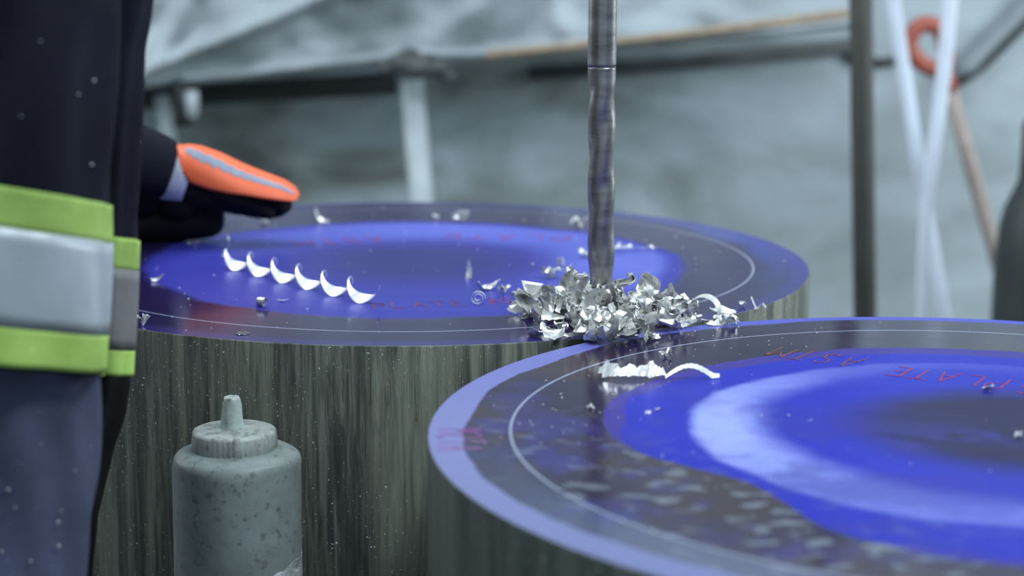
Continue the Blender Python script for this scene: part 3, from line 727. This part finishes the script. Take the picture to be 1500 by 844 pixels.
    n0 = Vector((0, -1, 0)).cross(a).normalized(); n0 = n0 if n0.z > 0 else -n0
    d0 = a.cross(n0).normalized(); d0 = d0 if d0.y > 0 else -d0       # away from the camera
    roll = math.radians(22)
    qv = (-d0*math.cos(roll)-n0*math.sin(roll))                       # across the hand, towards the near, lower little finger
    bv = (n0*math.cos(roll)-d0*math.sin(roll))                        # out of the back of the hand
    P = lambda s, q_, b_: W_+a*s+qv*q_+bv*b_
    def finger(q0, q1, s0, L1, rad, droop):
        pts = [P(s0-.035, q0*.8, -.006), P(s0, q0, -.004), P(s0+L1*.33, (q0+q1)/2, -.008-droop*.15), P(s0+L1*.62, q1, -.011-droop*.5), P(s0+L1*.85, q1, -.013-droop*.9), P(s0+L1, q1, -.013-droop*1.3)]
        return pts, [rad*1.15, rad*1.12, rad*1.02, rad*.95, rad*.85, rad*.6]
    chains = [finger(-.030, -.020, .095, .078, .0145, .002), finger(-.010, -.006, .100, .084, .0150, .0), finger(.011, .008, .097, .082, .0150, .006), finger(.030, .022, .088, .074, .0145, .012)]
    verts = [tuple(P(-.025, 0, 0)), tuple(P(.005, 0, 0)), tuple(P(.035, 0, -.002))]; rads = [.028, .026, .034]; edges = [(0, 1), (1, 2)]
    for pts, rd in chains:
        b_ = len(verts); verts += [tuple(p_) for p_ in pts]; rads += rd; edges.append((2, b_)); edges += [(b_+i, b_+i+1) for i in range(len(pts)-1)]
    thumb = [P(.030, -.030, -.012), P(.045, -.034, -.034), P(.052, -.024, -.058), P(.056, -.010, -.078)]
    b_ = len(verts); verts += [tuple(p_) for p_ in thumb]; rads += [.019, .0165, .015, .011]; edges.append((1, b_)); edges += [(b_+i, b_+i+1) for i in range(3)]
    me = bpy.data.meshes.new('glove'); me.from_pydata([tuple(Vector(v)-hip) for v in verts], edges, [])
    gl = bpy.data.objects.new('glove', me); C.objects.link(gl); gl.parent = t; gl['label'] = 'black and orange work glove'
    gl.modifiers.new('skin', 'SKIN').use_smooth_shade = True
    if not me.skin_vertices:
        bm = bmesh.new(); bm.from_mesh(me); bm.verts.layers.skin.verify(); bm.to_mesh(me); bm.free()
    for i, r in enumerate(rads): me.skin_vertices[0].data[i].radius = (r, r); me.skin_vertices[0].data[i].use_root = (i == 2)
    subsurf(gl, 2); me.materials.append(M['glove_black'])
    gw = hip
    def gpart(name, V, Fc, m, th=.003):
        o = mesh_obj(name, [Vector(v)-hip for v in V], Fc, m); o.parent = gl; solid(o, th, 1); return o
    # palm padding: heel of the hand dropping to the disc
    q = MB(); q.tube([P(-.045, .0, -.004), P(-.01, .006, -.012), P(.03, .012, -.016), P(.075, .010, -.014), P(.110, .004, -.022), P(.142, 0, -.027), P(.166, -.002, -.024), P(.184, -.004, -.014)], [.036, .037, .037, .033, .028, .025, .021, .008], 28, .9)
    pm = q.build('palm_padding', M['glove_black']); pm.data.transform(Matrix.Translation(-hip)); pm.parent = gl; subsurf(pm, 1)
    fy = on(260, 351).y
    hp = [(95, 330), (180, 327), (250, 322), (300, 320), (322, 319), (329, 319)]; q = MB()
    q.tube([at(x_, y_, fy-.012) for x_, y_ in hp], [.031, .033, .034, .033, .027, .012], 32)
    q.tube([P(.0, .0, -.01), P(.020, .004, -.03), at(262, 300, fy-.02), at(262, 320, fy-.015)], [.036, .042, .042, .03], 28)
    q.tube([at(120, 262, fy-.03), at(190, 280, fy-.03), at(250, 290, fy-.03)], [.045, .045, .03], 28)
    pm = q.build('glove_heel', M['glove_black']); pm.data.transform(Matrix.Translation(-hip)); pm.parent = gl; subsurf(pm, 1)
    # pale knitted cuff between sleeve and panel
    q = MB(); q.tube([P(-.022, .004, -.004), P(-.008, .004, -.004), P(.012, .006, -.006), P(.024, .006, -.008)], [.0425, .043, .043, .041], 40, cap=False)
    cu = q.build('knit_cuff', M['glove_grey']); cu.data.transform(Matrix.Translation(-hip)); cu.parent = gl; solid(cu, .002); cu['label'] = 'pale grey knitted cuff'
    # orange panel wrapped over the back: rows along the hand, arc across
    rows = [(-.022, .012, .040, -.6, .25), (.000, .030, .040, -.6, .5), (.012, .042, .042, -1.0, .9), (.03, .045, .043, -1.1, 1.25), (.06, .045, .038, -1.1, 1.30), (.09, .043, .028, -1.05, 1.25), (.115, .041, .022, -1.0, 1.15), (.14, .038, .018, -1.0, 1.10), (.165, .033, .015, -.9, 1.05), (.182, .024, .009, -.7, 1.0), (.190, .012, .003, -.4, .8)]
    def panel(s, w):                             # s 0..1 along, w 0..1 across
        x_ = s*(len(rows)-1); i = min(len(rows)-2, int(x_)); k = x_-i; r = [rows[i][j]+(rows[i+1][j]-rows[i][j])*k for j in range(5)]
        an = r[3]+(r[4]-r[3])*w; return P(r[0], r[1]*math.sin(an), r[2]*math.cos(an)-.004*0-(1-math.cos(an))*.004)
    def patch(name, m, s0, s1, w0, w1, up, nu=40, nv=20, th=.003, wig=0):
        V = [panel(s0+(s1-s0)*i/(nu-1), w0+(w1-w0)*j/(nv-1)+wig*math.sin(i*1.3))+bv*up for i in range(nu) for j in range(nv)]
        Fc = [(i*nv+j, (i+1)*nv+j, (i+1)*nv+j+1, i*nv+j+1) for i in range(nu-1) for j in range(nv-1)]
        return gpart(name, V, Fc, m, th)
    pa = patch('orange_panel', M['orange'], 0, 1, 0, 1, 0); pa['label'] = 'orange rubber back panel'
    st = patch('printed_stripe', M['stripe_grey'], .20, .93, .52, .68, .0032, 60, 4, .0008, .02); st['label'] = 'slate grey wavy stripe'
person()

# ---------------------------------------------------------------- background
def tarpaulin():
    Y0 = 4.95; hem = [(-400, 150), (190, 130), (400, 110), (560, 94), (620, 90), (720, 86), (900, 72), (1240, 42), (1262, 40)]
    def hemy(x):
        for (x0, y0), (x1, y1) in zip(hem, hem[1:]):
            if x <= x1: return y0+(y1-y0)*(x-x0)/(x1-x0)
        return hem[-1][1]
    ridges = [((205, 108), (490, -12), 13, .07), ((215, 112), (292, -30), 14, .045), ((840, 80), (800, -40), 16, .03), ((600, 95), (760, -40), 22, .03), ((300, 120), (640, 40), 26, .012), ((960, 66), (1100, -40), 30, .025)]
    nu, nv = 240, 110; V = []; Fc = []
    for i in range(nu):
        x = -400+1662*i/(nu-1)
        for j in range(nv):
            v = j/(nv-1); y = hemy(x)-v*v*700-v*60
            d = 0
            for (ax_, ay), (bx_, by), w_, h_ in ridges:
                L2 = (bx_-ax_)**2+(by-ay)**2; k = ((x-ax_)*(bx_-ax_)+(y-ay)*(by-ay))/L2; k = max(-.05, min(4, k))
                dd = math.hypot(x-ax_-k*(bx_-ax_), y-ay-k*(by-ay)); d += h_*math.exp(-(dd/w_)**2)
            d += .05*noise.noise(Vector((x/170, y/110, 0)))+.02*noise.noise(Vector((x/50, y/40, 5)))
            d += .02*math.exp(-((y-hemy(x)+8)/7)**2)
            V.append(at(x, y, Y0-d+.05))
    for i in range(nu-1):
        for j in range(nv-1): Fc.append((i*nv+j, (i+1)*nv+j, (i+1)*nv+j+1, i*nv+j+1))
    o = mesh_obj('tarpaulin', V, Fc, M['tarp'], loc=at(400, 110, Y0)); solid(o, .004)
    tag(o, 'pale grey draped tarpaulin with slanting folds along the top of the picture', 'tarpaulin')
tarpaulin()
def rod(name, m, pts, r, label, cat, n=16, flat=1.0, sub=0):
    q = MB(); q.tube(pts, r, n, flat); o = q.build(name, m, loc=pts[-1]); return tag(o, label, cat)
rod('wooden_batten', M['wood'], [at(712, 81, 4.86), at(1000, 51, 4.86), at(1243, 20, 4.86)], .0125, 'long thin tan wooden batten along the tarpaulin hem', 'batten', 4)
rod('hem_shade_bar', M['black_iron'], [at(-120, 166, 5.18), at(300, 138, 5.18), at(580, 122, 5.18)], .030, 'dark horizontal rail added to deepen the shade under the left tarpaulin hem', 'bar')  # bar added to strengthen the shadow below the hem
rod('dark_pipe', M['dull_pipe'], [at(775, 108, 5.38), at(1000, 92, 5.38), at(1250, 66, 5.38)], .020, 'dark pipe in shade below the wooden batten right of the drill', 'pipe')
def floor_pt(p, q_):                              # carry a leaning line on down to the floor
    k = (p.z-.004)/(p.z-q_.z); return p+(q_-p)*k
def post(name, m, a, b, r, label, cat, n=16, flat=1.0):
    return rod(name, m, [a, b, floor_pt(a, b)], r, label, cat, n, flat)
post('support_pole', M['pale_pole'], at(603, 118, 5.05), at(618, 295, 5.0), .030, 'pale leaning pole below the tarpaulin behind the rear disc', 'pole')
post('support_pole', M['pale_pole'], at(236, 140, 5.10), at(252, 230, 5.08), .020, 'thin pale pole above the gloved hand under the tarpaulin', 'pole')
rod('hanging_strap', M['black_iron'], [at(262, 120, 5.0), at(264, 150, 5.0), at(268, 185, 5.0)], [.022, .016, .024], 'short black strap hanging under the tarpaulin above the glove', 'strap')
rod('pale_peg', M['pale_pole'], [at(280, 133, 5.0), at(281, 150, 5.0), at(281, 172, 5.0)], [.018, .018, .016], 'short pale peg right of the black hanging strap', 'peg')
q = MB()
for (x, y, r) in ((570, 100, .03), (590, 92, .045), (612, 98, .05), (640, 100, .035), (600, 80, .03), (628, 84, .02), (655, 112, .025)):
    p_ = at(x, y, 4.93); q.lathe(p_-Vector((0, 0, r*.6)), [(r*math.sin(a), r*.6*(1-math.cos(a))) for a in [.15, .6, 1.1, 1.6, 2.1, 2.6, 3.0]], 14)
o = q.build('knotted_rag', plain('oily_black_rag', (72, 78, 80), .9, 0, .3, 12), loc=at(605, 95, 4.93)); tag(o, 'dark knotted rag tied on the hem above the pale leaning pole', 'rag')
# dark steel post in front of the right wall
o = post('steel_post', M['dark_steel'], at(1253, -600, 4.1), at(1267, 465, 4.1), .0245, 'dark upright steel post at right behind the discs', 'post', 20)
# two crossed white straps
def strap(name, pts, wd, label):
    q = MB(); q.tube(pts, wd, 12, .35); o = q.build(name, M['white_strap'], loc=pts[-1]); tag(o, label, 'strap', None)
bm_ = MB(); bm_.box((-3.598, 4.47, 2.20), (3.598, 4.57, 2.30)); tag(bevel(bm_.build('overhead_beam', M['dark_steel'], smooth=False, loc=(0, 4.52, 2.2)), .004), 'dark steel beam across the hall from which the crossed white straps hang', 'beam')
Ys = 4.55
strap('white_strap', [at(1255, -750, Ys-.03), at(1270, -450, Ys), at(1292, -150, Ys), at(1308, 0, Ys), at(1328, 130, Ys), at(1350, 270, Ys), at(1372, 400, Ys), at(1384, 470, Ys), at(1420, 660, Ys)], .0165, 'white strap starting upper left and crossing behind the other white strap')
Ys = 4.48
strap('white_strap', [at(1404, -775, Ys+.04), at(1400, -450, Ys), at(1396, -150, Ys), at(1392, 0, Ys), at(1382, 110, Ys), at(1366, 230, Ys), at(1357, 300, Ys), at(1352, 390, Ys), at(1350, 470, Ys), at(1350, 650, Ys)], [.018, .018, .018, .018, .0175, .0165, .0155, .0135, .011, .011], 'white strap starting upper right and crossing in front, narrowing downwards')
# shovel with an orange-red D grip leaning on the wall
Yg = 4.9
sh = empty('shovel', floor_pt(at(1395, 150, Yg), at(1452, 350, Yg)), 'shovel with orange-red D grip and pale wooden shaft behind the white straps', 'shovel')
q = MB(); ring = []
for i in range(29):
    th = 2*PI*i/28; rx, rz = 26, 33
    x_ = 1358+rx*math.cos(th)+ (12*max(0, -math.sin(th))); y_ = 68-rz*math.sin(th)
    ring.append(at(x_, y_, Yg))
q.tube(ring, .0215, 14, cap=False); q.tube([at(1376, 96, Yg), at(1384, 112, Yg), at(1393, 134, Yg)], [.024, .024, .022], 14); q.build('grip', M['red_grip'], sh)
q = MB(); fp = floor_pt(at(1395, 150, Yg), at(1452, 350, Yg)); pA = at(1390, 128, Yg); q.tube([pA, at(1420, 235, Yg), at(1452, 350, Yg), pA+(fp-pA)*.8], .0195, 16); q.build('shaft', M['shaft'], sh)
q = MB(); bl = pA+(fp-pA)*.76
V = []; nu, nv = 12, 9
dirn = (fp-pA).normalized(); sd = Vector((-dirn.z, 0, dirn.x)).normalized(); L3 = (fp-bl).length-.01
for i in range(nu):
    for j in range(nv):
        u, v = i/(nu-1), j/(nv-1)*2-1; wv = .11*(1-u**4*.7); V.append(bl+dirn*L3*u*(1-.1*v*v*u)+sd*v*wv+Vector((0, -.03*v*v, 0)))
o = mesh_obj('blade', V, [(i*nv+j, (i+1)*nv+j, (i+1)*nv+j+1, i*nv+j+1) for i in range(nu-1) for j in range(nv-1)], M['dark_steel'], sh); solid(o, .003)
# grey hoses hanging at the far right
rod('grey_hose', M['grey_hose'], [at(1392, 108, 5.37), at(1420, 95, 5.37), at(1450, 62, 5.37), at(1485, 28, 5.37), at(1560, -60, 5.37), at(1640, -200, 5.37)], .024, 'pale grey hose sloping up to the top right corner', 'hose')
rod('cable_and_shadow_line', M['black_iron'], [at(1395, 128, 5.388), at(1412, 118, 5.388), at(1440, 98, 5.388), at(1470, 68, 5.388), at(1520, 20, 5.388), at(1600, -60, 5.388)], .010, 'thin dark tube standing in for the shadow under the pale grey hose', 'cable')  # dark tube added as the shadow line below the grey hose
rod('cable_and_shadow_line', M['dark_steel'], [at(1240, 85, 5.39), at(1290, 92, 5.39), at(1330, 86, 5.39)], .013, 'short dark cable on the wall between post and white strap', 'cable')
# gas cylinder at the right edge
Yc = 4.3; gc = at(1540, 465, Yc); g = empty('gas_cylinder', (gc.x, gc.y, 0), 'tall dark cylinder with narrow capped neck at the right edge', 'gas cylinder')
zz = lambda y: at(1500, y, Yc).z
s_ = Yc/F*1.0
q = MB(); q.lathe((gc.x, gc.y, 0), [(.118, .002), (.134, .01), (88*s_, .04), (88*s_, zz(400)), (87*s_, zz(370)), (84*s_, zz(335)), (77*s_, zz(305)), (68*s_, zz(285)), (60*s_, zz(268)), (58*s_, zz(255))], 64); q.build('cylinder_body', M['cylinder'], g)
q = MB(); q.lathe((gc.x, gc.y, 0), [(58*s_, zz(258)), (57.5*s_, zz(240)), (57*s_, zz(184)), (55.5*s_, zz(178)), (50*s_, zz(176)), (4*s_, zz(175))], 48); q.build('cap', M['cylinder'], g)
